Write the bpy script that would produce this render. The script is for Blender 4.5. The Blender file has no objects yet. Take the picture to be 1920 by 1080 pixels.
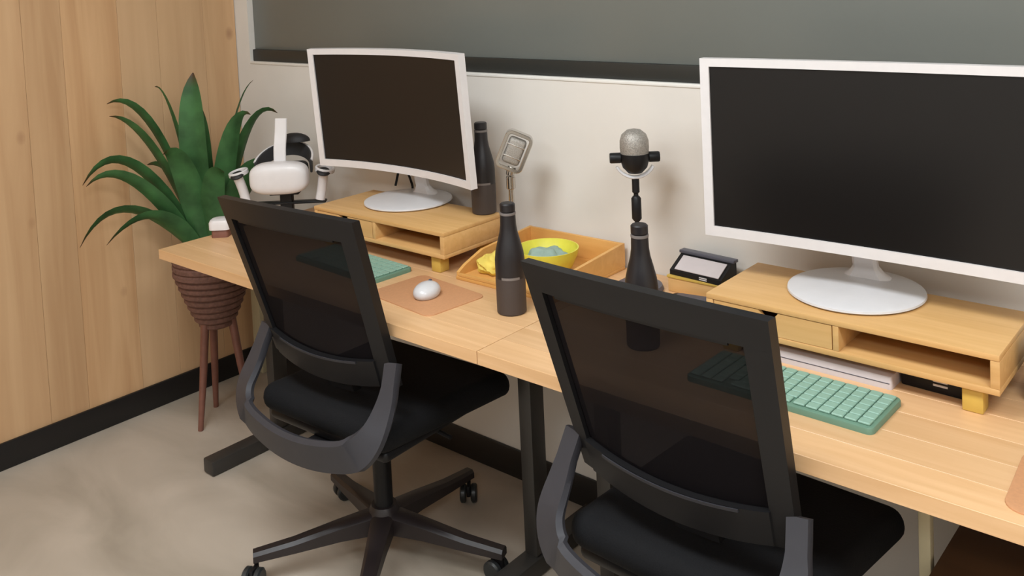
import bpy, bmesh, math, random
from mathutils import Vector, Matrix
R = math.radians
random.seed(7)
S = bpy.context.scene
COL = S.collection

# ------------------------------------------------------------------ camera
def make_camera(pos, yaw, pitch, roll, f_px, py):
    cam = bpy.data.cameras.new('camera'); o = bpy.data.objects.new('camera', cam); COL.objects.link(o)
    f = Vector((-math.sin(yaw)*math.cos(pitch), math.cos(yaw)*math.cos(pitch), math.sin(pitch)))
    r = Vector((math.cos(yaw), math.sin(yaw), 0)); u = r.cross(f)
    r2 = math.cos(roll)*r + math.sin(roll)*u; u2 = -math.sin(roll)*r + math.cos(roll)*u
    m = Matrix((r2, u2, -f)).transposed().to_4x4(); m.translation = Vector(pos)
    o.matrix_world = m
    cam.sensor_width = 36; cam.lens = f_px/1920*36; cam.shift_y = -(540-py)/1920
    cam.clip_start = .05
    S.camera = o
make_camera((3.2684, -2.0778, 1.5656), .71563, -.06201, -.04528, 1742.3, 53.24)

# ------------------------------------------------------------------ world, exposure
w = bpy.data.worlds.new('world'); S.world = w; w.use_nodes = True
w.node_tree.nodes['Background'].inputs[0].default_value = (.9, .92, 1, 1)
w.node_tree.nodes['Background'].inputs[1].default_value = .25
S.view_settings.view_transform = 'Standard'; S.view_settings.look = 'None'
S.view_settings.gamma = 1; S.view_settings.use_curve_mapping = False
S.view_settings.exposure = 0.0
LAMP_WATTS = 36
LAMP_COLOR = (.90, .96, 1)
LAMPS = [(1.9, -1.6), (3.9, -1.6), (1.9, -3.4), (3.9, -3.4)]

# ------------------------------------------------------------------ materials
def lin(c):
    return tuple((v/12.92 if v <= .04045 else ((v+.055)/1.055)**2.4) for v in (x/255 for x in c)) + (1,)
def mat(name, c, rough=.5, metal=0, coat=0, noise=0, nscale=40, bump=0):
    m = bpy.data.materials.new(name); m.use_nodes = True
    nt = m.node_tree; b = nt.nodes['Principled BSDF']
    b.inputs['Roughness'].default_value = rough; b.inputs['Metallic'].default_value = metal
    b.inputs['Coat Weight'].default_value = coat
    n = nt.nodes.new('ShaderNodeTexNoise'); n.inputs['Scale'].default_value = nscale; n.inputs['Detail'].default_value = 3
    t = nt.nodes.new('ShaderNodeTexCoord'); nt.links.new(t.outputs['Object'], n.inputs['Vector'])
    r = nt.nodes.new('ShaderNodeValToRGB'); a = lin(c)
    k = max(noise, .02)
    r.color_ramp.elements[0].color = tuple(v*(1-k) for v in a[:3])+(1,); r.color_ramp.elements[0].position = .3
    r.color_ramp.elements[1].color = tuple(min(1, v*(1+k)) for v in a[:3])+(1,); r.color_ramp.elements[1].position = .7
    nt.links.new(n.outputs['Fac'], r.inputs[0]); nt.links.new(r.outputs[0], b.inputs['Base Color'])
    if bump:
        bu = nt.nodes.new('ShaderNodeBump'); bu.inputs['Strength'].default_value = bump; bu.inputs['Distance'].default_value = .002
        nt.links.new(n.outputs['Fac'], bu.inputs['Height']); nt.links.new(bu.outputs[0], b.inputs['Normal'])
    return m
def wood(name, c1, c2, stretch=(1, 14, 14), scale=3, rough=.45, vary=.12, knots=False, tint=None):
    """grain stretched along one local axis, tone differing per object"""
    m = bpy.data.materials.new(name); m.use_nodes = True; nt = m.node_tree; N = nt.nodes; L = nt.links
    b = N['Principled BSDF']; b.inputs['Roughness'].default_value = rough
    t = N.new('ShaderNodeTexCoord'); oi = N.new('ShaderNodeObjectInfo')
    off = N.new('ShaderNodeVectorMath'); off.operation = 'MULTIPLY_ADD'
    cmb = N.new('ShaderNodeCombineXYZ')
    for i in range(3): L.new(oi.outputs['Random'], cmb.inputs[i])
    off.inputs[1].default_value = (37, 53, 71)
    L.new(cmb.outputs[0], off.inputs[0]); L.new(t.outputs['Object'], off.inputs[2])
    mp = N.new('ShaderNodeMapping'); mp.inputs['Scale'].default_value = stretch; L.new(off.outputs[0], mp.inputs[0])
    n = N.new('ShaderNodeTexNoise'); n.inputs['Scale'].default_value = scale; n.inputs['Detail'].default_value = 5; n.inputs['Distortion'].default_value = .6
    L.new(mp.outputs[0], n.inputs['Vector'])
    r = N.new('ShaderNodeValToRGB'); r.color_ramp.elements[0].position = .3; r.color_ramp.elements[1].position = .72
    r.color_ramp.elements[0].color = lin(c1); r.color_ramp.elements[1].color = lin(c2); L.new(n.outputs['Fac'], r.inputs[0])
    h = N.new('ShaderNodeHueSaturation'); mr = N.new('ShaderNodeMapRange')
    mr.inputs['To Min'].default_value = 1-vary; mr.inputs['To Max'].default_value = 1+vary
    L.new(oi.outputs['Random'], mr.inputs[0]); L.new(mr.outputs[0], h.inputs['Value']); L.new(r.outputs[0], h.inputs['Color'])
    out = h.outputs[0]
    if tint:
        mt = N.new('ShaderNodeMix'); mt.data_type = 'RGBA'
        w2 = N.new('ShaderNodeTexWhiteNoise'); w2.noise_dimensions = '1D'; L.new(oi.outputs['Random'], w2.inputs['W'])
        mr2 = N.new('ShaderNodeMapRange'); mr2.inputs['To Max'].default_value = .65; L.new(w2.outputs[0], mr2.inputs[0])
        L.new(mr2.outputs[0], mt.inputs[0]); L.new(out, mt.inputs[6]); mt.inputs[7].default_value = lin(tint); out = mt.outputs[2]
    if knots:
        v = N.new('ShaderNodeTexVoronoi'); v.inputs['Scale'].default_value = 2.6
        mk = N.new('ShaderNodeMapping'); mk.inputs['Scale'].default_value = (1, 1.4, .9); L.new(off.outputs[0], mk.inputs[0]); L.new(mk.outputs[0], v.inputs['Vector'])
        kr = N.new('ShaderNodeValToRGB'); kr.color_ramp.elements[0].position = .02; kr.color_ramp.elements[1].position = .075
        kr.color_ramp.elements[0].color = (.45,)*3+(1,); kr.color_ramp.elements[1].color = (0, 0, 0, 1)
        L.new(v.outputs['Distance'], kr.inputs[0])
        mx = N.new('ShaderNodeMix'); mx.data_type = 'RGBA'; L.new(kr.outputs[0], mx.inputs[0]); L.new(out, mx.inputs[6])
        mx.inputs[7].default_value = lin((120, 70, 40)); out = mx.outputs[2]
    L.new(out, b.inputs['Base Color'])
    return m

M = {}
M['plaster'] = mat('white_plaster', (224, 218, 210), .75, noise=.02, nscale=6)
M['ledge'] = mat('white_ledge', (235, 232, 226), .5)
M['ceil'] = mat('ceiling_white', (225, 223, 218), .9)
M['basebd'] = mat('black_base', (22, 20, 20), .45)
M['rail'] = mat('black_rail', (40, 41, 38), .45)
M['post'] = mat('pale_post', (196, 184, 150), .6)
M['pane'] = mat('grey_glass', (112, 115, 110), .28, noise=.05, nscale=1.3)
M['wallwood'] = wood('wall_wood', (184, 138, 94), (210, 168, 124), (9, 9, .55), 2.2, .5, .10, knots=True, tint=(206, 172, 134))
M['deskwood'] = wood('butcher_block', (212, 167, 119), (226, 184, 138), (1, 16, 16), 3.0, .38, .05)
M['bamboo'] = wood('bamboo', (206, 160, 100), (218, 174, 116), (1.2, 22, 22), 2.5, .42, .03)
M['traywood'] = wood('tray_wood', (214, 158, 86), (226, 172, 100), (1.2, 18, 18), 2.5, .45, .03)
M['yelwood'] = mat('yellow_wood', (206, 170, 80), .5, noise=.05)
M['white'] = mat('white_plastic', (222, 217, 216), .35)
M['whitegloss'] = mat('white_gloss', (212, 210, 211), .28, coat=.1)
M['silver'] = mat('chrome', (196, 192, 186), .22, metal=1)
M['grille'] = mat('mic_grille', (160, 154, 146), .45, metal=.4, noise=.35, nscale=420, bump=.6)
M['black'] = mat('black_plastic', (24, 23, 24), .45)
M['softblack'] = mat('soft_black', (32, 30, 31), .6)
M['bottle'] = mat('bottle_black', (30, 26, 28), .42)
M['bottlelow'] = mat('bottle_sleeve', (66, 56, 52), .55)
M['logo'] = mat('grey_print', (120, 112, 108), .5)
M['fabric'] = mat('seat_fabric', (15, 15, 17), .9, noise=.3, nscale=300, bump=.4)
M['frame'] = mat('chair_frame', (27, 26, 27), .42, noise=.05)
M['yoke'] = mat('chair_yoke', (57, 56, 60), .42, noise=.04)
M['chairbase'] = mat('chair_base', (38, 31, 31), .4)
M['wheel'] = mat('caster_wheel', (40, 42, 42), .35)
M['mint'] = mat('mint_keycap', (140, 176, 158), .5, noise=.03)
M['mintbody'] = mat('mint_body', (104, 138, 118), .45)
M['mat'] = mat('brown_mat', (196, 142, 100), .7, noise=.05, nscale=200)
M['yellow'] = mat('lime_yellow', (226, 216, 78), .35, noise=.05)
M['yelcloth'] = mat('yellow_cloth', (232, 206, 96), .8, noise=.1, nscale=30)
M['blue'] = mat('blue_cloth', (150, 172, 160), .8, noise=.15, nscale=30)
M['basket'] = mat('woven_basket', (112, 78, 66), .8, noise=.25, nscale=90, bump=.6)
M['legwood'] = mat('reddish_leg', (124, 80, 66), .5, noise=.1)
M['soil'] = mat('soil', (52, 38, 30), .95, noise=.3, nscale=60, bump=.8)
M['deskleg'] = mat('desk_leg', (50, 47, 44), .4)
M['brownbox'] = wood('brown_box', (78, 50, 26), (92, 60, 32), (1, 10, 10), 2, .6, .03)
M['greybox'] = mat('pale_box', (206, 196, 196), .5)
M['slate2'] = mat('dark_grey_strap', (58, 58, 60), .6)
M['purple'] = mat('dark_purple', (58, 46, 58), .5)
M['slate'] = mat('slate_plastic', (84, 84, 94), .4)

for k_ in ('frame', 'yoke', 'black', 'fabric'): M[k_].node_tree.nodes['Principled BSDF'].inputs['Specular IOR Level'].default_value = .28
def leafmat():
    m = mat('leaf_green', (80, 128, 76), .42, noise=.35, nscale=14); nt = m.node_tree; b = nt.nodes['Principled BSDF']
    src = b.inputs['Base Color'].links[0].from_socket
    uv = nt.nodes.new('ShaderNodeUVMap'); sp = nt.nodes.new('ShaderNodeSeparateXYZ'); nt.links.new(uv.outputs[0], sp.inputs[0])
    r = nt.nodes.new('ShaderNodeValToRGB'); r.color_ramp.elements[0].position = .86; r.color_ramp.elements[1].position = .98
    nt.links.new(sp.outputs[1], r.inputs[0])
    mx = nt.nodes.new('ShaderNodeMix'); mx.data_type = 'RGBA'; nt.links.new(r.outputs[0], mx.inputs[0]); nt.links.new(src, mx.inputs[6])
    mx.inputs[7].default_value = lin((104, 74, 50)); nt.links.new(mx.outputs[2], b.inputs['Base Color'])
    return m
M['leaf'] = leafmat()
def screenmat():
    m = mat('dark_screen', (19, 17, 17), .32); b = m.node_tree.nodes['Principled BSDF']
    b.inputs['Specular IOR Level'].default_value = .45
    return m
M['screen'] = screenmat()
def meshmat():
    m = mat('back_mesh', (36, 33, 36), .7, noise=.1, nscale=200); nt = m.node_tree; b = nt.nodes['Principled BSDF']
    t = nt.nodes.new('ShaderNodeBsdfTransparent'); mx = nt.nodes.new('ShaderNodeMixShader'); mx.inputs[0].default_value = .80
    t.inputs[0].default_value = (.9, .88, .9, 1)
    tr = nt.nodes.new('ShaderNodeBsdfTranslucent'); tr.inputs[0].default_value = lin((36, 33, 36))
    m2 = nt.nodes.new('ShaderNodeMixShader'); m2.inputs[0].default_value = .5; b.inputs['Specular IOR Level'].default_value = .1
    nt.links.new(b.outputs[0], m2.inputs[1]); nt.links.new(tr.outputs[0], m2.inputs[2])
    nt.links.new(t.outputs[0], mx.inputs[1]); nt.links.new(m2.outputs[0], mx.inputs[2])
    nt.links.new(mx.outputs[0], nt.nodes['Material Output'].inputs[0])
    return m
M['mesh'] = meshmat()
def floormat():
    m = bpy.data.materials.new('stained_concrete'); m.use_nodes = True; nt = m.node_tree; N = nt.nodes; L = nt.links
    b = N['Principled BSDF']; b.inputs['Roughness'].default_value = .55
    t = N.new('ShaderNodeTexCoord'); n = N.new('ShaderNodeTexNoise'); n.inputs['Scale'].default_value = 2.4; n.inputs['Detail'].default_value = 6; n.inputs['Distortion'].default_value = .8
    mp = N.new('ShaderNodeMapping'); mp.inputs['Rotation'].default_value = (0, 0, .9); mp.inputs['Scale'].default_value = (.7, 1.6, 1)
    L.new(t.outputs['Object'], mp.inputs[0]); L.new(mp.outputs[0], n.inputs['Vector'])
    r = N.new('ShaderNodeValToRGB'); e = r.color_ramp.elements
    e[0].position = .28; e[0].color = lin((158, 146, 130)); e[1].position = .72; e[1].color = lin((196, 182, 166))
    L.new(n.outputs['Fac'], r.inputs[0]); L.new(r.outputs[0], b.inputs['Base Color'])
    return m
M['floor'] = floormat()
def emis(name, c, s):
    m = bpy.data.materials.new(name); m.use_nodes = True; b = m.node_tree.nodes['Principled BSDF']
    b.inputs['Emission Color'].default_value = c+(1,); b.inputs['Emission Strength'].default_value = s
    return m
M['diffuser'] = emis('lamp_diffuser', LAMP_COLOR, 4)

# ------------------------------------------------------------------ mesh helpers
def link(name, me, m, parent=None, loc=(0, 0, 0), rot=(0, 0, 0)):
    o = bpy.data.objects.new(name, me); COL.objects.link(o)
    if m and not me.materials: me.materials.append(m)
    o.parent = parent; o.location = loc; o.rotation_euler = rot
    return o
def fin(name, bm, m, parent=None, smooth=False, loc=(0, 0, 0), rot=(0, 0, 0)):
    bmesh.ops.recalc_face_normals(bm, faces=bm.faces)
    me = bpy.data.meshes.new(name); bm.to_mesh(me); bm.free()
    if smooth:
        me.polygons.foreach_set('use_smooth', [True]*len(me.polygons)); me.set_sharp_from_angle(angle=R(38))
    return link(name, me, m, parent, loc, rot)
def bbox(bm, x0, x1, y0, y1, z0, z1, bev=0, seg=2, mtx=None):
    vs = bmesh.ops.create_cube(bm, size=1)['verts']
    for v in vs: v.co = Vector(((x0+x1)/2+v.co.x*(x1-x0), (y0+y1)/2+v.co.y*(y1-y0), (z0+z1)/2+v.co.z*(z1-z0)))
    if bev:
        es = list({e for v in vs for e in v.link_edges})
        r = bmesh.ops.bevel(bm, geom=es, offset=bev, segments=seg, profile=.5, affect='EDGES')
        vs = list({v for f in r['faces'] for v in f.verts} | {v for v in vs if v.is_valid})
    if mtx:
        for v in vs: v.co = mtx @ v.co
    return vs
def box(name, x0, x1, y0, y1, z0, z1, m, parent=None, bev=.002, seg=2, **k):
    bm = bmesh.new(); bbox(bm, x0, x1, y0, y1, z0, z1, bev, seg); return fin(name, bm, m, parent, smooth=bev > 0, **k)
def rbox(name, w, d, h, rad, m, parent=None, bev=.003, loc=(0, 0, 0), rot=(0, 0, 0), n=6):
    """slab with rounded plan corners, base at z 0"""
    bm = bmesh.new(); pts = []
    for cx, cy, a0 in ((w/2-rad, d/2-rad, 0), (-w/2+rad, d/2-rad, 90), (-w/2+rad, -d/2+rad, 180), (w/2-rad, -d/2+rad, 270)):
        for i in range(n+1):
            a = R(a0+90*i/n); pts.append((cx+rad*math.cos(a), cy+rad*math.sin(a)))
    rings = []
    for z, s in ((0, 0), (h-bev, 0), (h-bev*.3, bev*.3), (h, bev)):
        rings.append([bm.verts.new((x-math.copysign(min(s, abs(x)), x), y-math.copysign(min(s, abs(y)), y), z)) for x, y in pts])
    for a, b in zip(rings, rings[1:]):
        for i in range(len(pts)): bm.faces.new((a[i], a[(i+1) % len(pts)], b[(i+1) % len(pts)], b[i]))
    bm.faces.new(rings[-1]); bm.faces.new(rings[0][::-1])
    return fin(name, bm, m, parent, smooth=True, loc=loc, rot=rot)
def lathe_bm(bm, prof, n=32, mtx=None):
    rings = []
    for r, z in prof:
        if r < 1e-5: rings.append([bm.verts.new((0, 0, z))])
        else: rings.append([bm.verts.new((r*math.cos(2*math.pi*i/n), r*math.sin(2*math.pi*i/n), z)) for i in range(n)])
    for a, b in zip(rings, rings[1:]):
        for i in range(n):
            j = (i+1) % n
            if len(a) == 1 and len(b) == 1: continue
            if len(a) == 1: bm.faces.new((a[0], b[j], b[i]))
            elif len(b) == 1: bm.faces.new((a[i], a[j], b[0]))
            else: bm.faces.new((a[i], a[j], b[j], b[i]))
    if mtx:
        for rg in rings:
            for v in rg: v.co = mtx @ v.co
def lathe(name, prof, m, parent=None, n=32, mtx=None, **k):
    bm = bmesh.new(); lathe_bm(bm, prof, n, mtx); return fin(name, bm, m, parent, smooth=True, **k)
def cyl(r, z0, z1, b=.002): return [(0, z0), (r-b, z0), (r, z0+b), (r, z1-b), (r-b, z1), (0, z1)]
def sweep_bm(bm, pts, sec, closed=False, up=Vector((0, 0, 1)), scale=None):
    """sweep the section [(a,b)] along pts; a along side vector, b along the up-ish vector"""
    pts = [Vector(p) for p in pts]; n = len(pts); rings = []
    for i, p in enumerate(pts):
        t = (pts[(i+1) % n]-pts[i-1]) if closed else (pts[min(i+1, n-1)]-pts[max(i-1, 0)])
        t.normalize(); s = t.cross(up)
        if s.length < 1e-4: s = Vector((1, 0, 0))
        s.normalize(); u = s.cross(t)
        k = scale[i] if scale else 1
        rings.append([bm.verts.new(p+s*a*k+u*b*k) for a, b in sec])
    m = len(sec)
    for i in range(n if closed else n-1):
        A, B = rings[i], rings[(i+1) % n]
        for j in range(m): bm.faces.new((A[j], A[(j+1) % m], B[(j+1) % m], B[j]))
    if not closed: bm.faces.new(rings[0][::-1]); bm.faces.new(rings[-1])
def circ(r, n=10, ry=None): return [(r*math.cos(2*math.pi*i/n), (ry or r)*math.sin(2*math.pi*i/n)) for i in range(n)]
def rsec(a, b, c=.004): return [(a-c, -b), (a, -b+c), (a, b-c), (a-c, b), (-a+c, b), (-a, b-c), (-a, -b+c), (-a+c, -b)]
def sweep(name, pts, sec, m, parent=None, closed=False, up=Vector((0, 0, 1)), scale=None, **k):
    bm = bmesh.new(); sweep_bm(bm, pts, sec, closed, up, scale); return fin(name, bm, m, parent, smooth=True, **k)
def spline(P, n=8, closed=False):
    P = [Vector(p) for p in P]; out = []; L = len(P)
    for i in range(L if closed else L-1):
        g = (lambda k: P[k % L]) if closed else (lambda k: P[max(0, min(L-1, k))])
        a, b, c, d = g(i-1), g(i), g(i+1), g(i+2)
        for j in range(n):
            t = j/n; out.append(.5*((2*b)+(c-a)*t+(2*a-5*b+4*c-d)*t*t+(3*b-a-3*c+d)*t**3))
    if not closed: out.append(P[-1])
    return out
def tag(o, label, cat, group=None):
    o['label'] = label; o['category'] = cat
    if group: o['group'] = group
    return o
def thing(name, label, cat, loc=(0, 0, 0), rz=0, group=None):
    o = bpy.data.objects.new(name, None); COL.objects.link(o); o.empty_display_size = .05
    o.location = loc; o.rotation_euler = (0, 0, rz)
    return tag(o, label, cat, group)
def struct(o): o['kind'] = 'structure'; return o
def copy_tree(o, parent=None):
    c = o.copy(); COL.objects.link(c); c.parent = parent
    for ch in [x for x in bpy.data.objects if x.parent == o]: copy_tree(ch, c)
    return c
def relabel(o, label, cat=None, group=None):
    o['label'] = label
    if group: o['group'] = group
    return o
DZ = .74     # worktop height

# ------------------------------------------------------------------ the room
XR, YF, ZC = 5.2, -4.6, 2.7
struct(box('floor', -.12, XR+.1, YF-.1, .14, -.1, 0, M['floor'], bev=0))
struct(box('ceiling', -.12, XR+.1, YF-.1, .14, ZC, ZC+.1, M['ceil'], bev=0))
struct(box('wall_right', XR, XR+.1, YF, .1, 0, ZC, M['plaster'], bev=0))
struct(box('wall_front', -.1, XR, YF-.1, YF, 0, ZC, M['plaster'], bev=0))
# back wall with a long opening above the low part
WX0, WZ0, WZ1, WX1 = .088, 1.252, 2.25, 5.0
bm = bmesh.new()
bbox(bm, -.1, XR, 0, .12, 0, WZ0)
bbox(bm, -.1, WX0, 0, .12, WZ0, ZC); bbox(bm, WX1, XR, 0, .12, WZ0, ZC); bbox(bm, WX0, WX1, 0, .12, WZ1, ZC)
wb = struct(fin('wall_back', bm, M['plaster']))
box('sill', WX0, WX1, -.003, .05, WZ0-.006, WZ0+.004, M['ledge'], wb, bev=.002)
win = bpy.data.objects.new('window_1', None); COL.objects.link(win); win.location = (WX0, 0, WZ0); struct(win)
box('bottom_rail', .002, WX1-WX0, .012, .05, .004, .05, M['rail'], win, bev=.002)
box('top_rail', .002, WX1-WX0, .012, .05, WZ1-WZ0-.05, WZ1-WZ0, M['rail'], win, bev=.002)
box('pane', .002, WX1-WX0-.002, .024, .036, .05, WZ1-WZ0-.05, M['pane'], win, bev=.001)
# left wall clad in vertical boards
wl = struct(box('wall_left', -.1, -.018, YF, .0, 0, ZC, M['ceil'], bev=0))
y = -.002; k = 0; widths = [.14, .19, .15, .2, .13, .18]
proto = {}
while y > -3.4:
    wd = widths[k % 6]
    if wd not in proto:
        bm = bmesh.new(); bbox(bm, -.018, 0, -wd/2+.0004, wd/2-.0004, .02, ZC-.002, .0006, 1)
        proto[wd] = fin('plank', bm, M['wallwood'], wl, loc=(0, y-wd/2, 0))
    else:
        link('plank', proto[wd].data, None, wl, (0, y-wd/2, 0))
    y -= wd; k += 1
struct(box('baseboard_left', 0, .012, YF, -.012, 0, .09, M['basebd'], bev=.003))
struct(box('baseboard_back', 0, XR, -.012, 0, 0, .09, M['basebd'], bev=.003))
struct(box('trim_1', .03, .085, -.03, -.0005, .0, .62, M['post'], bev=.004))

# ceiling lamps (out of the picture): frame, diffuser, and the light they give
for i, (lx, ly) in enumerate(LAMPS):
    t = thing('ceiling_lamp', 'flat white square ceiling lamp recessed overhead', 'lamp', (lx, ly, ZC-.03), 0, 'ceiling lamps')
    bm = bmesh.new(); 
    for a in ((-.6, .6, -.3, -.28), (-.6, .6, .28, .3), (-.6, -.58, -.28, .28), (.58, .6, -.28, .28)): bbox(bm, a[0], a[1], a[2], a[3], 0, .03)
    fin('lamp_frame', bm, M['white'], t)
    box('diffuser', -.58, .58, -.28, .28, .01, .02, M['diffuser'], t, bev=0)
    ld = bpy.data.lights.new('lamp_light', 'AREA'); ld.shape = 'RECTANGLE'; ld.size = 1.15; ld.size_y = .55
    ld.energy = LAMP_WATTS*(.5 if ly < -2 else 1); ld.color = LAMP_COLOR
    lo = bpy.data.objects.new('lamp_light', ld); COL.objects.link(lo); lo.parent = t; lo.location = (0, 0, .004)

# ------------------------------------------------------------------ desks
def desk(x0, x1, y0, y1, label, legs):
    t = thing('desk', label, 'desk', (x0, y0, 0))
    wdt, dep = x1-x0, y1-y0
    top = box('tabletop', .01, wdt-.01, .01, dep-.002, DZ-.032, DZ-.024, M['deskwood'], t, bev=0)
    n = 8; sw = dep/n; bm = bmesh.new(); bbox(bm, 0, wdt, 0, sw-.0003, DZ-.030, DZ, .0006, 1)
    for f in bm.faces: pass
    pl = fin('plank', bm, M['deskwood'], top)
    for i in range(1, n): link('plank', pl.data, None, top, (0, i*sw, 0))
    for lx in legs:
        lg = box('leg', lx-.021, lx+.021, .32, .375, .05, DZ-.045, M['deskleg'], t, bev=.004)
        box('foot', lx-.028, lx+.028, .07, .60, 0.002, .05, M['deskleg'], lg, bev=.006)
        box('bracket', lx-.03, lx+.03, .08, .58, DZ-.06, DZ-.032, M['deskleg'], lg, bev=.003)
    box('crossbar', legs[0], legs[-1], .33, .37, DZ-.085, DZ-.045, M['deskleg'], t, bev=.003)
    return t
DY0, DY1 = -.653, -.004
d1 = desk(.513, 1.884, DY0, DY1, 'pale butcher-block desk with black legs beside the plant', (.085, 1.222))
d2 = desk(1.886, 3.46, DY0, DY1, 'pale butcher-block desk with an extra pale post under its top', (.09, 1.45))
box('support_post', .83, .852, .29, .312, 0, DZ-.032, M['post'], d2, bev=.003)

# ------------------------------------------------------------------ monitor risers
def riser(loc, label):
    t = thing('monitor_riser', label, 'monitor stand', loc)
    W, D, z0, z1 = .572, .245, .046, .12; th = .012
    box('top_board', 0, W, 0, D, z1-th, z1, M['bamboo'], t)
    box('bottom_board', 0, W, 0, D, z0, z0+th, M['bamboo'], t)
    for x in (0, W-th*1.3): box('side_panel', x, x+th*1.3, .001, D-.001, z0+th, z1-th, M['bamboo'], t, bev=.001)
    box('divider', .275, .275+th, .001, D-.002, z0+th, z1-th, M['bamboo'], t, bev=.001)
    box('back_panel', .016, W-.016, D-.012, D-.004, z0+th, z1-th, M['bamboo'], t, bev=.001)
    # drawer front with a finger notch in its upper edge
    bm = bmesh.new(); xa, xb, za, zb = .018, .273, z0+th+.001, z1-th-.001; xm = (xa+xb)/2-.005
    pr = [(xa, za), (xb, za), (xb, zb), (xm+.022, zb), (xm+.010, zb-.014), (xm-.010, zb-.014), (xm-.022, zb), (xa, zb)]
    f = [bm.verts.new((x, .002, z)) for x, z in pr]; b = [bm.verts.new((x, .012, z)) for x, z in pr]
    bm.faces.new(f); bm.faces.new(b[::-1])
    for i in range(8): bm.faces.new((f[i], f[(i+1) % 8], b[(i+1) % 8], b[i]))
    dr = fin('drawer', bm, M['bamboo'], t)
    bm = bmesh.new(); bbox(bm, xa+.004, xb-.004, .012, D-.02, za, za+.006)
    for x in (xa+.004, xb-.010): bbox(bm, x, x+.006, .012, D-.02, za+.006, zb-.01)
    fin('drawer_box', bm, M['bamboo'], dr)
    for x in (.03, W-.066):
        for yy in (.012, D-.05): box('foot', x, x+.036, yy, yy+.036, 0, z0, M['yelwood'], t, bev=.003)
    return t
r1 = riser((.899, -.335, DZ), 'bamboo monitor riser with drawer, touching the tray with the yellow bowl')
r2 = riser((2.283, -.352, DZ), 'bamboo monitor riser with drawer, behind the mint keyboard with a white box under it')
RZ = DZ+.12

# ------------------------------------------------------------------ monitors
def monitor(loc, label, W, H, zc, lean, Rr=1.8, off=0, rz=0):
    """loc is the centre of the round foot; the panel is curved, its edges towards the user"""
    t = thing('monitor', label, 'monitor', loc, rz)
    def pt(x, z, d=0):
        a = x/Rr; yy = -Rr*(1-math.cos(a))
        return Vector(((Rr-d)*math.sin(a), yy-.004 - d*math.cos(a), z))
    def slab(name, x0, x1, z0, z1, d0, d1, m, parent):
        bm = bmesh.new(); n = 24; g = {}
        for i in range(n+1):
            x = x0+(x1-x0)*i/n
            for j, z in enumerate((z0, z1)):
                for k_, d in enumerate((d0, d1)): g[i, j, k_] = bm.verts.new(pt(x, z, d))
        for i in range(n):
            for j, k_, j2, k2 in ((0, 0, 1, 0), (1, 0, 1, 1), (1, 1, 0, 1), (0, 1, 0, 0)):
                bm.faces.new((g[i, j, k_], g[i+1, j, k_], g[i+1, j2, k2], g[i, j2, k2]))
        for i in (0, n): bm.faces.new((g[i, 0, 0], g[i, 1, 0], g[i, 1, 1], g[i, 0, 1]))
        bmesh.ops.bevel(bm, geom=[e for e in bm.edges if len(e.link_faces) == 2 and e.calc_face_angle() > 1], offset=.0015, segments=2, affect='EDGES')
        return fin(name, bm, m, parent, smooth=True)
    pn = slab('panel', -W/2, W/2, -H/2, H/2, -.012, 0.004, M['white'], t)
    pn.location = (off, -.045, zc-loc[2]); pn.rotation_euler = (lean, 0, 0)
    bz = .021
    slab('back_housing', -W*.3, W*.3, -H*.36, H*.34, -.034, -.0115, M['white'], pn)
    slab('bezel', -W/2, W/2, H/2-.018, H/2, .004, .010, M['white'], pn)
    slab('bezel', -W/2, W/2, -H/2, -H/2+.022, .004, .010, M['white'], pn)
    slab('bezel', -W/2, -W/2+bz, -H/2+.022, H/2-.018, .004, .010, M['white'], pn)
    slab('bezel', W/2-bz, W/2, -H/2+.022, H/2-.018, .004, .010, M['white'], pn)
    slab('screen', -W/2+bz, W/2-bz, -H/2+.022, H/2-.018, .0042, .0055, M['screen'], pn)
    # foot: a flat round plate that swells up into the neck
    r = .138
    lathe('foot_plate', [(0, 0), (r-.006, 0), (r, .004), (r-.001, .008), (r-.012, .011), (.06, .014), (0, .016)], M['whitegloss'], t, n=64)
    pts = spline([(0, .072, .013), (0, .068, .03), (0, .058, .07), (0, .048, zc-loc[2]-H/2+.08)], 6)
    sc = [1.9-.9*min(1, i/8) for i in range(len(pts))]
    sweep('neck', pts, rsec(.026, .011, .006), M['white'], t, up=Vector((0, -1, 0)), scale=sc)
    box('hinge', -.035, .035, -.005, .06, zc-loc[2]-H/2+.05, zc-loc[2]-H/2+.13, M['white'], t, bev=.006)
    return t
monitor((1.122, -.140, RZ+.0005), 'white curved monitor on the riser next to the headset and plant', .692, .386, 1.153, R(4), 1.5, .016)
monitor((2.540, -.180, RZ+.0005), 'white monitor on the riser that has a flat white box beneath it', .70, .398, 1.154, R(.3), 6.0, .04, R(1.6))
sweep('monitor_cable', spline([(1.02, -.1, RZ+.03), (1.0, -.05, RZ+.09), (1.01, -.02, RZ+.02), (1.02, -.03, RZ-.02), (1.02, -.035, DZ+.006)], 8), circ(.004, 8), M['black'], up=Vector((0, 1, 0)))
tag(bpy.data.objects['monitor_cable'], 'thin black cable hanging behind the round foot of a monitor', 'cable')

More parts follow.
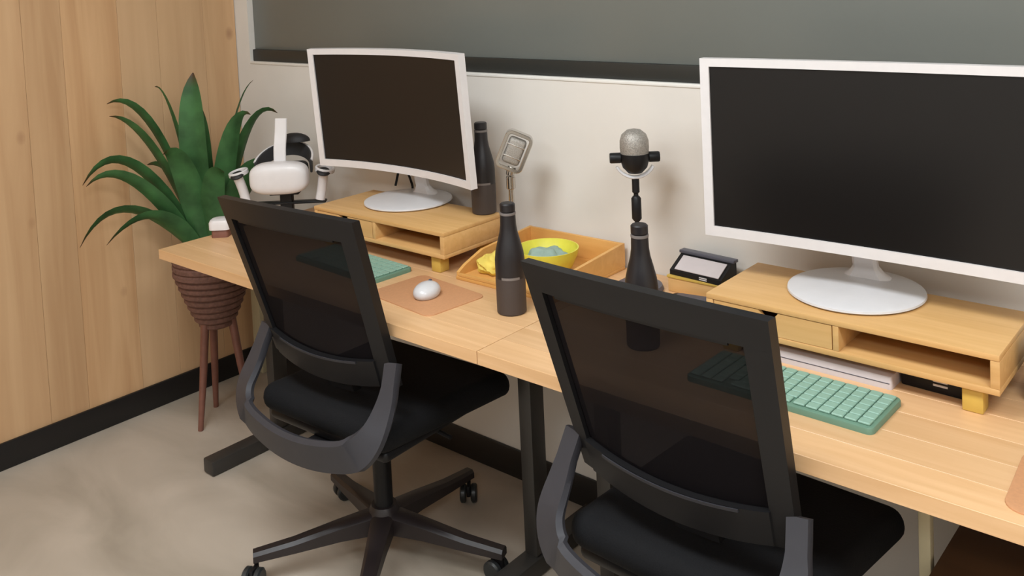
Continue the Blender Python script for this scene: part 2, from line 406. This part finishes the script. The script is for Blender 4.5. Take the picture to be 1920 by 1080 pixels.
# ------------------------------------------------------------------ office chairs
def chair(loc, rz, label, star):
    t = thing('office_chair', label, 'chair', loc, rz)
    # five-star base with casters
    hub = lathe('hub', [(0, .075), (.04, .075), (.048, .085), (.046, .125), (.034, .15), (0, .15)], M['chairbase'], t)
    bm = bmesh.new()
    ring = []
    for rr, hw, za, zb in ((.035, .030, .082, .135), (.12, .025, .080, .122), (.24, .020, .070, .100), (.345, .017, .064, .088)):
        ring.append([bm.verts.new((rr, s*hw*k_, z)) for s, k_, z in ((-1, 1, za), (1, 1, za), (1, 1, zb-.008), (1, .6, zb), (-1, .6, zb), (-1, 1, zb-.008))])
    for a, b in zip(ring, ring[1:]):
        for i in range(6): bm.faces.new((a[i], a[(i+1) % 6], b[(i+1) % 6], b[i]))
    bm.faces.new(ring[0][::-1]); bm.faces.new(ring[-1])
    l0 = fin('base_leg', bm, M['chairbase'], t, smooth=True)
    bm = bmesh.new()
    for s in (-1, 1):
        lathe_bm(bm, [(0, -.009), (.022, -.009), (.0265, -.005), (.0265, .005), (.022, .009), (0, .009)], 24, Matrix.Translation((.02, s*.016, .027)) @ Matrix.Rotation(R(90), 4, 'X'))
    cme = fin('caster', bm, M['wheel'], t, smooth=True)
    bm = bmesh.new(); lathe_bm(bm, cyl(.006, .02, .07, .001), 12)
    bbox(bm, -.004, .034, -.0055, .0055, .02, .052, .003)
    hood = fin('caster_stem', bm, M['black'], cme, smooth=True)
    for i in range(5):
        a = R(star+72*i)-rz
        if i == 0: lg, cs, hd = l0, cme, hood
        else:
            lg = link('base_leg', l0.data, None, t); cs = link('caster', cme.data, None, t); hd = link('caster_stem', hood.data, None, cs)
        lg.rotation_euler.z = a
        cs.location = (.338*math.cos(a), .338*math.sin(a), 0); cs.rotation_euler.z = a+1.1+.9*i
    lathe('gas_column', cyl(.025, .14, .29)+[], M['black'], t)
    lathe('piston', cyl(.014, .285, .40), M['silver'], t)
    mech = box('mechanism', -.08, .08, -.16, .10, .375, .42, M['black'], t, bev=.01)
    sweep('tilt_lever', [(.07, .02, .40), (.2, .02, .395), (.24, .02, .39)], circ(.006, 8), M['black'], mech)
    # seat
    bm = bmesh.new(); bbox(bm, -.25, .25, -.21, .27, .43, .505, .035, 5)
    for v in bm.verts:
        f = (v.co.y+.21)/.48
        v.co.x *= .94+.10*f-.10*max(0, f-.75)
        if f > .6: v.co.z -= .035*((f-.6)/.4)**2
        v.co.z -= .012*(1-min(1, abs(v.co.x)/.25)**2) if v.co.z > .47 else 0
    fin('seat', bm, M['fabric'], t, smooth=True)
    bm = bmesh.new(); bbox(bm, -.22, .22, -.19, .22, .405, .436, .014, 3); fin('seat_shell', bm, M['black'], t, smooth=True)
    # back: one surface, cut in frame bars, mesh and lumbar bar
    z0, z1 = .590, 1.032
    def sp(u, v, d=0):
        hw = .228+.026*v; b = .140+.13*v
        return Vector((hw*u, -b-.034*(1-u*u)-d, z0+(z1-z0)*v-.012*u*u*max(0, v)))
    def patch(name, u0, u1, v0, v1, d0, d1, m, parent, nu=14, nv=10, fu=None):
        bm = bmesh.new(); g = {}
        for i in range(nu+1):
            for j in range(nv+1):
                for k_, d in enumerate((d0, d1)):
                    u = u0+(u1-u0)*i/nu; v = v0+(v1-v0)*j/nv
                    if fu: u, v = fu(u, v, i/nu, j/nv)
                    g[i, j, k_] = bm.verts.new(sp(u, v, d))
        for i in range(nu):
            for j in range(nv):
                for k_ in (0, 1): bm.faces.new((g[i, j, k_], g[i+1, j, k_], g[i+1, j+1, k_], g[i, j+1, k_]))
        for i in range(nu):
            for j in (0, nv): bm.faces.new((g[i, j, 0], g[i+1, j, 0], g[i+1, j, 1], g[i, j, 1]))
        for j in range(nv):
            for i in (0, nu): bm.faces.new((g[i, j, 0], g[i, j+1, 0], g[i, j+1, 1], g[i, j, 1]))
        bmesh.ops.bevel(bm, geom=[e for e in bm.edges if e.calc_face_angle(0) > 1], offset=min(.005, abs(d1-d0)*.3), segments=2, affect='EDGES')
        return fin(name, bm, m, parent, smooth=True)
    bk = patch('back_frame', -1, 1, .87, 1.0, -.012, .012, M['frame'], t)
    for s in (-1, 1):
        patch('frame_upright', *sorted((s, s*.83)), -.02, .87, -.012, .012, M['frame'], bk, nu=4)
    patch('back_mesh', -.84, .84, .10, .88, -.001, .002, M['mesh'], t, nu=48, nv=48)
    patch('mesh_edge', -.70, .72, .855, .873, .004, .009, M['black'], bk, nv=2)
    lb = patch('lumbar_bar', -.84, .84, .005, .165, -.006, .018, M['frame'], t, fu=lambda u, v, a, b: (u, v-.06*(1-u*u)))
    patch('lumbar_rim', -.62, .62, .150, .164, .019, .022, M['yoke'], lb, nv=2, fu=lambda u, v, a, b: (u, v-.06*(1-u*u)))
    patch('lumbar_knob', -.06, .34, -.125, -.045, -.03, -.005, M['frame'], lb)
    # yoke: a wide band looping from side to side under the back, then forward to the mechanism
    bm = bmesh.new(); P = spline([(-0.236, -0.160, 0.650), (-0.246, -0.196, 0.572), (-0.24, -0.243, 0.505), (-0.195, -0.268, 0.46), (-0.1, -0.283, 0.438), (0, -0.288, 0.431), (0.1, -0.283, 0.438), (0.195, -0.268, 0.46), (0.24, -0.243, 0.505), (0.246, -0.196, 0.572), (0.236, -0.160, 0.650)], 6)
    n = len(P); rings = []
    for i, p in enumerate(P):
        tt = (P[min(i+1, n-1)]-P[max(i-1, 0)]).normalized()
        out = Vector((p.x*.35, -1, -.25 if abs(p.x) < .2 else 0)); out = (out-tt*out.dot(tt)).normalized(); sd = tt.cross(out).normalized()
        hw = .022+.021*min(1, max(0, (.60-p.z)/.14))
        rings.append([bm.verts.new(p+sd*a*hw+out*b) for a, b in ((-1, 0), (-.85, .012), (.85, .012), (1, 0), (.85, -.010), (-.85, -.010))])
    for a, b in zip(rings, rings[1:]):
        for j in range(6): bm.faces.new((a[j], a[(j+1) % 6], b[(j+1) % 6], b[j]))
    bm.faces.new(rings[0]); bm.faces.new(rings[-1][::-1])
    yk = fin('yoke', bm, M['yoke'], t, smooth=True)
    sweep('spine', spline([(0, -.280, .415), (0, -.22, .392), (0, -.12, .394)], 5), rsec(.05, .016, .006), M['black'], yk)
    return t
c1 = chair((1.374, -.513, 0), R(2.8), 'black mesh office chair at the desk end beside the plant', -124)
c2 = copy_tree(c1); c2.location = (2.402, -.512, 0); c2.rotation_euler.z = R(-2.2)
relabel(c2, 'black mesh office chair at the desk with the crossbar microphone')

# ------------------------------------------------------------------ keyboards
def keyboard(loc, rz, label):
    t = thing('keyboard', label, 'keyboard', loc, rz)
    W, D = .37, .148
    rbox('case', W, D, .012, .012, M['mintbody'], t)
    kw = .0238; kd = .0222
    bm = bmesh.new(); bbox(bm, -.0107, .0107, -.0098, .0098, .012, .0165, .0014, 1); k0 = None
    kp = fin('key', bm, M['mint'], t); first = True
    bm = bmesh.new(); bbox(bm, -.06, .06, -.0098, .0098, .012, .0165, .0014, 1)
    spx = fin('space_bar', bm, M['mint'], t); spx.location = (-.03, -.0555, 0)
    for r_ in range(6):
        for c in range(15):
            x = -.1666+c*kw; yy = .0555-r_*kd
            if r_ == 5 and -.105 < x < .045: continue
            if first: kp.location = (x, yy, 0); first = False
            else: link('key', kp.data, None, t, (x, yy, 0))
    return t
keyboard((2.512, -.448, DZ), R(-1.0), 'mint green keyboard lying by the flat white box under a riser')
keyboard((1.172, -.415, DZ), R(-3.5), 'mint green keyboard next to the brown mouse mat')

# ------------------------------------------------------------------ mouse and mats
tag(rbox('mouse_mat', .262, .188, .003, .022, M['mat'], loc=(1.532, -.468, DZ), rot=(0, 0, R(-6)), bev=.001), 'brown rounded mouse mat under the white mouse', 'mouse mat')
tag(rbox('mouse_mat', .24, .2, .003, .03, M['mat'], loc=(3.035, -.520, DZ), rot=(0, 0, R(3)), bev=.001), 'empty brown rounded mouse mat right of the riser with a white box', 'mouse mat')
bpy.data.objects['mouse_mat.001']['label'] = 'empty brown mouse mat with no mouse on it'
t = thing('computer_mouse', 'white round computer mouse on the brown mat', 'mouse', (1.545, -.475, DZ+.003), R(20))
bm = bmesh.new(); bmesh.ops.create_uvsphere(bm, u_segments=32, v_segments=16, radius=1)
for v in bm.verts:
    v.co = Vector((v.co.x*.033, v.co.y*.045, max(0, .012+v.co.z*.024) if v.co.z > -.5 else 0))
fin('shell', bm, M['whitegloss'], t, smooth=True)
lathe('wheel', [(0, -.003), (.006, -.003), (.0065, 0), (.006, .003), (0, .003)], M['slate'], t, n=16, loc=(0, .022, .0305), rot=(0, R(90), 0))

# ------------------------------------------------------------------ bottles
def bottle(loc, label, rz=0):
    t = thing('bottle', label, 'bottle', loc, rz)
    lathe('sleeve', [(0, 0), (.033, 0), (.036, .003), (.0365, .085), (.0362, .088), (0, .088)], M['bottlelow'], t, n=40)
    lathe('body', [(0, .088), (.0362, .088), (.0362, .13), (.034, .15), (.028, .175), (.0222, .197), (.0195, .215), (.0188, .24), (0, .24)], M['bottle'], t, n=40)
    lathe('neck_ring', [(0, .24), (.0194, .24), (.0198, .243), (.0194, .246), (0, .246)], M['logo'], t, n=32)
    lathe('cap', cyl(.0188, .246, .268, .003), M['bottle'], t, n=32)
    bm = bmesh.new(); cols = []     # a printed grey mark wrapped on the front
    for i in range(9):
        a = R(-48+9*(i-4)); cols.append([bm.verts.new((.0368*math.cos(a), .0368*math.sin(a), z)) for z in (.088, .094)])
    for a, b in zip(cols, cols[1:]): bm.faces.new((a[0], b[0], b[1], a[1]))
    fin('printed_mark', bm, M['logo'], t)
    return t
bottle((1.795, -.430, DZ), 'black wine-shaped bottle standing on bare desk before the tray')
bottle((2.165, -.420, DZ), 'black wine-shaped bottle beside the microphone with a crossbar')
bottle((1.420, -.112, RZ), 'black wine-shaped bottle standing on a monitor riser')

# ------------------------------------------------------------------ tray with bowl and cloth
t = thing('desk_tray', 'low wooden tray against the wall holding a yellow bowl', 'tray', (1.512, -.335, DZ))
W, D = .335, .318
box('tray_floor', 0, W, 0, D, 0, .01, M['traywood'], t)
def tray_side(x):
    bm = bmesh.new(); pr = [(0.004, .01), (D, .01), (D, .072), (.10, .058), (.03, .034), (.004, .02)]
    f = [bm.verts.new((x, a, b)) for a, b in pr]; g = [bm.verts.new((x+.01, a, b)) for a, b in pr]
    bm.faces.new(f); bm.faces.new(g[::-1])
    for i in range(6): bm.faces.new((f[i], f[(i+1) % 6], g[(i+1) % 6], g[i]))
    fin('tray_side', bm, M['traywood'], t)
tray_side(0); tray_side(W-.01)
box('tray_back', .01, W-.01, D-.01, D, .01, .072, M['traywood'], t, bev=.001)
box('tray_lip', .01, W-.01, .0, .008, .01, .018, M['traywood'], t, bev=.001)
b = thing('bowl', 'lime yellow bowl with pale blue cloth inside the wooden tray', 'bowl', (1.692, -.160, DZ+.0105))
lathe('bowl_shell', [(0, 0), (.05, 0), (.068, .012), (.083, .045), (.086, .062), (.083, .062), (.079, .046), (.063, .016), (.04, .006), (0, .006)], M['yellow'], b, n=40)
bm = bmesh.new(); bmesh.ops.create_icosphere(bm, subdivisions=4, radius=1)
for v in bm.verts:
    c = v.co; wv = 1+.14*math.sin(7*c.x+3*c.y)+.10*math.sin(9*c.y-4*c.z)
    v.co = Vector((c.x*.058*wv, c.y*.058*wv, max(.012, .034+c.z*.022*wv)))
fin('folded_lining', bm, M['blue'], b, smooth=True)
bm = bmesh.new(); bmesh.ops.create_icosphere(bm, subdivisions=4, radius=1)
for v in bm.verts:
    c = v.co; wv = 1+.10*math.sin(5*c.x+3*c.y+1)+.08*math.sin(7*c.y+6*c.z+4*c.x)+.05*math.sin(13*c.z+9*c.x)
    v.co = Vector((c.x*.040*wv, c.y*.048*wv, max(0, .022+c.z*.030*wv)))
tag(fin('yellow_cloth', bm, M['yelcloth'], smooth=True, loc=(1.579, -.252, DZ+.0105)), 'crumpled yellow cloth at the front of the wooden tray', 'cloth')

# ------------------------------------------------------------------ microphones
t = thing('microphone', 'silver square-framed microphone tilted on a stand in the tray', 'microphone', (1.562, -.150, DZ+.0105), R(38))
lathe('base', [(0, 0), (.036, 0), (.038, .004), (.034, .016), (.012, .022), (0, .022)], M['purple'], t)
lathe('pole', cyl(.008, .02, .235), M['silver'], t, n=16)
lathe('collar', cyl(.013, .205, .24), M['silver'], t, n=20)
hd = bpy.data.objects.new('head', None)
hbm = bmesh.new(); bbox(hbm, -.030, .030, -.019, .019, -.045, .045, .012, 4)
head = fin('capsule', hbm, M['grille'], t, smooth=True); head.location = (.014, 0, .312); head.rotation_euler = (0, R(24), 0); head.scale = (.84, .84, .84)
bpy.data.objects.remove(hd)
pts = []
for cx, cz, a0 in ((.026, .044, 0), (-.026, .044, 90), (-.026, -.044, 180), (.026, -.044, 270)):
    for i in range(5): a = R(a0+22.5*i); pts.append((cx+.016*math.cos(a), 0, cz+.016*math.sin(a)))
sweep('ring_frame', pts, rsec(.006, .021, .002), M['silver'], head, closed=True, up=Vector((0, 1, 0)))
for z in (-.02, .02): box('cross_band', -.0305, .0305, -.0195, .0195, z-.002, z+.002, M['silver'], head, bev=.001)
bm = bmesh.new(); sweep_bm(bm, spline([(0, 0, .235), (.0, 0, .25), (.006, 0, .268)], 4), circ(.012, 12)); fin('swivel', bm, M['silver'], t, smooth=True)

t = thing('microphone', 'round grey microphone with black crossbar on a thin black pole', 'microphone', (1.966, -.130, DZ), R(40))
lathe('base', [(0, 0), (.058, 0), (.062, .004), (.058, .014), (.015, .022), (0, .022)], M['slate'], t, n=40)
lathe('pole', cyl(.006, .02, .292), M['black'], t, n=16)
lathe('pole_grip', [(0, .178), (.008, .178), (.0125, .184), (.0125, .236), (.008, .242), (0, .242)], M['black'], t, n=20)
lathe('pole_top', cyl(.0095, .25, .292), M['black'], t, n=16)
sweep('yoke', [(.052*math.sin(a), 0, .342-.052*math.cos(a)) for a in [R(-62+12.4*i) for i in range(11)]], rsec(.0035, .010, .002), M['whitegloss'], t, up=Vector((0, 1, 0)))
bm = bmesh.new(); lathe_bm(bm, [(0, .298), (.018, .302), (.031, .316), (.037, .336), (.037, .352), (0, .352)], 32); fin('lower_body', bm, M['black'], t, smooth=True)
lathe('grille', [(.0355, .352), (.037, .366), (.0365, .384), (.031, .400), (.018, .411), (0, .415)], M['grille'], t)
for s in (-1, 1):
    lathe('side_knob', [(0, 0), (.0135, 0), (.0135, .024), (.012, .027), (0, .027)], M['black'], t, n=20, loc=(s*.036, 0, .341), rot=(0, s*R(90), 0))

# ------------------------------------------------------------------ headset on its stand
A = R(41)
st = thing('headset_stand', 'black and white stand carrying the white headset', 'stand', (.614, -.243, DZ), A)
rbox('base', .15, .12, .014, .04, M['white'], st)
sweep('post', spline([(0, .03, .012), (0, .03, .07), (0, .03, .090), (0, .034, .101)], 5), rsec(.022, .012, .004), M['black'], st, up=Vector((0, -1, 0)))
box('controller_arm', -.15, .135, .014, .046, .062, .070, M['black'], st, bev=.003)
box('cradle', -.05, .05, -.01, .055, .10, .109, M['black'], st, bev=.003)
v_ = thing('vr_headset', 'white virtual reality headset with upright white strap on a stand', 'headset', (.604, -.243, DZ+.11), A)
bm = bmesh.new(); bmesh.ops.create_uvsphere(bm, u_segments=48, v_segments=24, radius=1)
def se(x, e): return math.copysign(abs(x)**e, x)
for v in bm.verts:
    c = v.co.normalized(); v.co = Vector((.099*se(c.x, .62), .042*se(c.y, .55), .054*se(c.z, .62)))
fin('visor', bm, M['white'], v_, smooth=True, loc=(0, -.03, .054))
bm = bmesh.new(); bbox(bm, -.086, .086, .0, .05, .008, .098, .02, 4); fin('face_pad', bm, M['softblack'], v_, smooth=True)
sweep('side_strap', [(.094*math.cos(a), .03+.12*math.sin(a), .075+.045*math.sin(a)) for a in [R(180*i/20) for i in range(21)]], rsec(.004, .024, .002), M['slate2'], v_)
sweep('strap_rim', [(.098*math.cos(a), .03+.125*math.sin(a), .098+.045*math.sin(a)) for a in [R(180*i/20) for i in range(21)]], rsec(.004, .003, .001), M['white'], v_)
sweep('top_strap', spline([(-.002, -.005, .10), (-.001, .0, .15), (.002, .012, .20), (.004, .02, .248)], 5), rsec(.021, .004, .003), M['white'], v_, up=Vector((0, -1, 0)))
bm = bmesh.new(); bmesh.ops.create_uvsphere(bm, u_segments=24, v_segments=12, radius=1)
for v in bm.verts: v.co = Vector((.02+v.co.x*.058, .118+v.co.y*.03, .150+max(0, v.co.z)*.030))
fin('rear_pad', bm, M['softblack'], v_, smooth=True)
def controller(loc, rot, label):
    t = thing('vr_controller', label, 'controller', loc); t.rotation_euler = rot
    sweep('grip', spline([(0, 0, .0), (0, .004, .035), (0, .0, .07), (0, -.008, .098)], 5), circ(.0165, 14, .0145), M['white'], t, up=Vector((0, 1, 0)))
    lathe('face_plate', [(0, 0), (.022, 0), (.024, .004), (.02, .010), (0, .012)], M['softblack'], t, loc=(0, -.006, .098), rot=(R(14), 0, 0))
    sweep('tracking_ring', [(.030*math.cos(a), .014+.030*math.sin(a), .104) for a in [R(18*i) for i in range(20)]], rsec(.004, .008, .002), M['white'], t, closed=True)
    return t
controller((.688, -.152, DZ+.074), (R(6), R(12), A), 'white controller upright between the headset and the riser')
controller((.498, -.318, DZ+.074), (R(6), R(-12), A), 'white controller upright between the headset and the plant leaves')
t = thing('desk_speaker', 'small white rounded gadget with brown base on the desk corner', 'speaker', (.552, -.452, DZ), A)
rbox('base', .055, .05, .026, .01, M['legwood'], t)
rbox('cap', .07, .062, .034, .016, M['white'], t, bev=.012, loc=(0, 0, .026))

# ------------------------------------------------------------------ small things near the second riser
t = thing('wooden_block', 'small tan wooden box behind the black and white device', 'box', (2.032, -.10, DZ))
box('block_body', 0, .17, 0, .085, 0, .036, M['bamboo'], t, bev=.003); box('block_lid', -.002, .172, -.002, .087, .036, .042, M['yelwood'], t, bev=.001)
t = thing('card_printer', 'black and white slanted device on the tan wooden box', 'device', (2.112, -.058, DZ+.042), R(-4))
bm = bmesh.new(); pr = [(-.04, 0), (.03, 0), (.03, .042), (.012, .042), (-.04, .012)]
f = [bm.verts.new((-.075, a, b_)) for a, b_ in pr]; g = [bm.verts.new((.075, a, b_)) for a, b_ in pr]
bm.faces.new(f); bm.faces.new(g[::-1])
for i in range(5): bm.faces.new((f[i], f[(i+1) % 5], g[(i+1) % 5], g[i]))
fin('body', bm, M['black'], t)
sl = math.atan2(.03, .052)
box('white_panel', -.062, .066, -.027, .022, .0, .003, M['greybox'], t, bev=.001, loc=(0, -.014, .0275), rot=(sl, 0, 0))
box('top_cover', -.08, .08, .010, .032, .042, .050, M['slate'], t, bev=.002)
for z in (.003, .0075): box('printed_mark', .012, .034, -.0406, -.0400, z, z+.0025, M['white'], t, bev=0)
t = thing('card_reader', 'flat black gadget with silver lid on the desk near the crossbar microphone', 'device', (2.14, -.165, DZ), R(10))
rbox('body', .12, .07, .018, .012, M['black'], t); rbox('lid', .09, .05, .004, .01, M['slate'], t, bev=.001, loc=(0, 0, .018))
box('silver_edge', -.03, .03, -.037, -.0345, .008, .013, M['silver'], t, bev=.0005)
# under and beside the second riser
t = thing('flat_box', 'flat white box under the riser behind a mint keyboard', 'box', (2.510, -.240, DZ))
rbox('case', .308, .19, .026, .006, M['greybox'], t); box('seam', -.150, .150, -.0955, -.0948, .011, .0125, M['slate'], t, bev=0)
t = thing('charger_box', 'black box with white stripes under the riser near its foot', 'box', (2.742, -.250, DZ), R(-2))
box('case', -.072, .042, -.05, .05, 0, .040, M['black'], t, bev=.004)
for z in (.014, .022): box('stripe', -.012, .014, -.0508, -.0500, z, z+.004, M['white'], t, bev=0)
t = thing('loudspeaker', 'black speaker box just past the end of the riser', 'speaker', (2.925, -.20, DZ), R(-5))
box('cabinet', -.05, .05, -.05, .05, 0, .105, M['black'], t, bev=.008)
for z, r_ in ((.04, .03), (.083, .014)): lathe('cone', [(r_, 0), (r_*.9, .003), (r_*.3, -.003), (0, .0)], M['softblack'], t, loc=(0, -.05, z), rot=(R(90), 0, 0))
# low brown cabinet under the desk end
t = thing('brown_cabinet', 'dark brown low cabinet under the desk end', 'cabinet', (2.755, -.46, 0))
box('carcass', 0, .5, .02, .42, .0, .438, M['brownbox'], t); box('top', -.006, .506, -.004, .426, .438, .452, M['brownbox'], t)
for x in (.004, .252): 
    d_ = box('door', x, x+.244, .0, .019, .01, .43, M['brownbox'], t); lathe('knob', [(0, 0), (.005, 0), (.005, .01), (.01, .014), (.008, .02), (0, .021)], M['silver'], d_, n=14, loc=(x+(.225 if x < .1 else .02), 0, .3), rot=(R(90), 0, 0))

# ------------------------------------------------------------------ potted plant
PC = Vector((.285, -.335, 0))
t = thing('potted_plant', 'green sword-leaf plant in a brown woven basket on legs', 'plant', PC)
prof = []
nr = 11
for i in range(nr):
    z = .345+i*.024; f = i/(nr-1); r_ = .055+.078*min(1, f*1.25)**.8
    prof += [(r_, z), (r_+.006, z+.006), (r_+.006, z+.018), (r_+.001, z+.023)]
prof = [(0, .345)]+prof+[(.125, .61), (.118, .606), (.112, .57), (0, .57)]
bk = lathe('basket', prof, M['basket'], t, n=40)
lathe('soil', [(0, .571), (.06, .585), (.111, .571)], M['soil'], t, n=32)
for a in (-78, 42, 162):
    a = R(a); sweep('leg', [(.05*math.cos(a), .05*math.sin(a), .40), (.075*math.cos(a), .075*math.sin(a), .2), (.105*math.cos(a), .105*math.sin(a), .0)], circ(.014, 12), M['legwood'], t, up=Vector((1, 0, 0)), scale=[1.1, .95, .65])
leaves = [  # mid point, tip, half width
 ((.27, -.371, 1.005), (.25, -.343, 1.255), .050), ((.20, -.394, 1.061), (.12, -.421, 1.208), .020),
 ((.14, -.443, 1.055), (.06, -.571, 1.163), .024), ((.17, -.465, .984), (.10, -.584, 1.124), .030),
 ((.16, -.531, .944), (.08, -.684, .899), .024), ((.20, -.546, .890), (.13, -.694, .903), .026),
 ((.18, -.562, .798), (.12, -.726, .699), .028), ((.25, -.503, .775), (.20, -.672, .707), .022),
 ((.25, -.203, 1.015), (.22, -.079, 1.196), .020), ((.36, -.218, 1.016), (.40, -.105, 1.086), .030),
 ((.38, -.297, 1.003), (.42, -.230, 1.10), .030), ((.40, -.26, .88), (.47, -.17, .90), .034), ((.36, -.17, .88), (.38, -.06, .93), .032),
 ((.22, -.30, .95), (.14, -.25, 1.10), .03), ((.30, -.43, .92), (.33, -.52, 1.0), .036), ((.36, -.36, .86), (.44, -.36, .92), .036),
 ((.20, -.40, .86), (.10, -.46, .93), .032)]
for k, (m_, tp, hw) in enumerate(leaves):
    m_ = Vector(m_)-PC; tp = Vector(tp)-PC; out = Vector((m_.x, m_.y, 0)); out = out.normalized() if out.length > .01 else Vector((0, -1, 0))
    base = out*.018+Vector((0, 0, .565+.004*(k % 5)))
    c = 2*m_-.5*(base+tp)           # quadratic through the mid point
    N = 14; bm = bmesh.new(); uvl = bm.loops.layers.uv.new('UVMap'); rows = []
    side = None; tw = 1 if (out.x*.755+out.y*.656) < 0 else -1
    for i in range(N+1):
        s = i/N; p = base*(1-s)**2+c*2*s*(1-s)+tp*s*s; tg = (2*(1-s)*(c-base)+2*s*(tp-c)).normalized()
        if side is None or True:
            sd = tg.cross(Vector((0, 0, 1)))
            if k == 0: sd = Vector((.755, .656, 0))
            if sd.length < .12: sd = out.cross(Vector((0, 0, 1)))
            sd = (sd-tg*sd.dot(tg)).normalized()
            if side is not None and sd.dot(side) < 0: sd = -sd
            side = sd if side is None else (side*.5+sd*.5).normalized()
        sv = (Matrix.Rotation(R(52 if (k % 3) else 38)*(0 if k == 0 else 1)*tw, 3, tg) @ side); nrm = sv.cross(tg).normalized()
        w_ = hw*1.3*min(1, .6+1.4*s)*max(.03, (1-s**2.8))
        if k == 0: w_ = hw*min(1, .55+1.2*s)*max(.05, 1-s**5)
        rows.append(([bm.verts.new(p+sv*a*w_+nrm*b*w_) for a, b in ((-1, .16), (-.5, .02), (0, -.08), (.5, .02), (1, .16))], s))
    for (a, sa), (b, sb) in zip(rows, rows[1:]):
        for j in range(4):
            f = bm.faces.new((a[j], a[j+1], b[j+1], b[j]))
            for lp, uvv in zip(f.loops, ((j/4, sa), ((j+1)/4, sa), ((j+1)/4, sb), (j/4, sb))): lp[uvl].uv = uvv
    r_ = bmesh.ops.solidify(bm, geom=bm.faces[:], thickness=.0015)
    lf = fin('leaf', bm, M['leaf'], t, smooth=True)
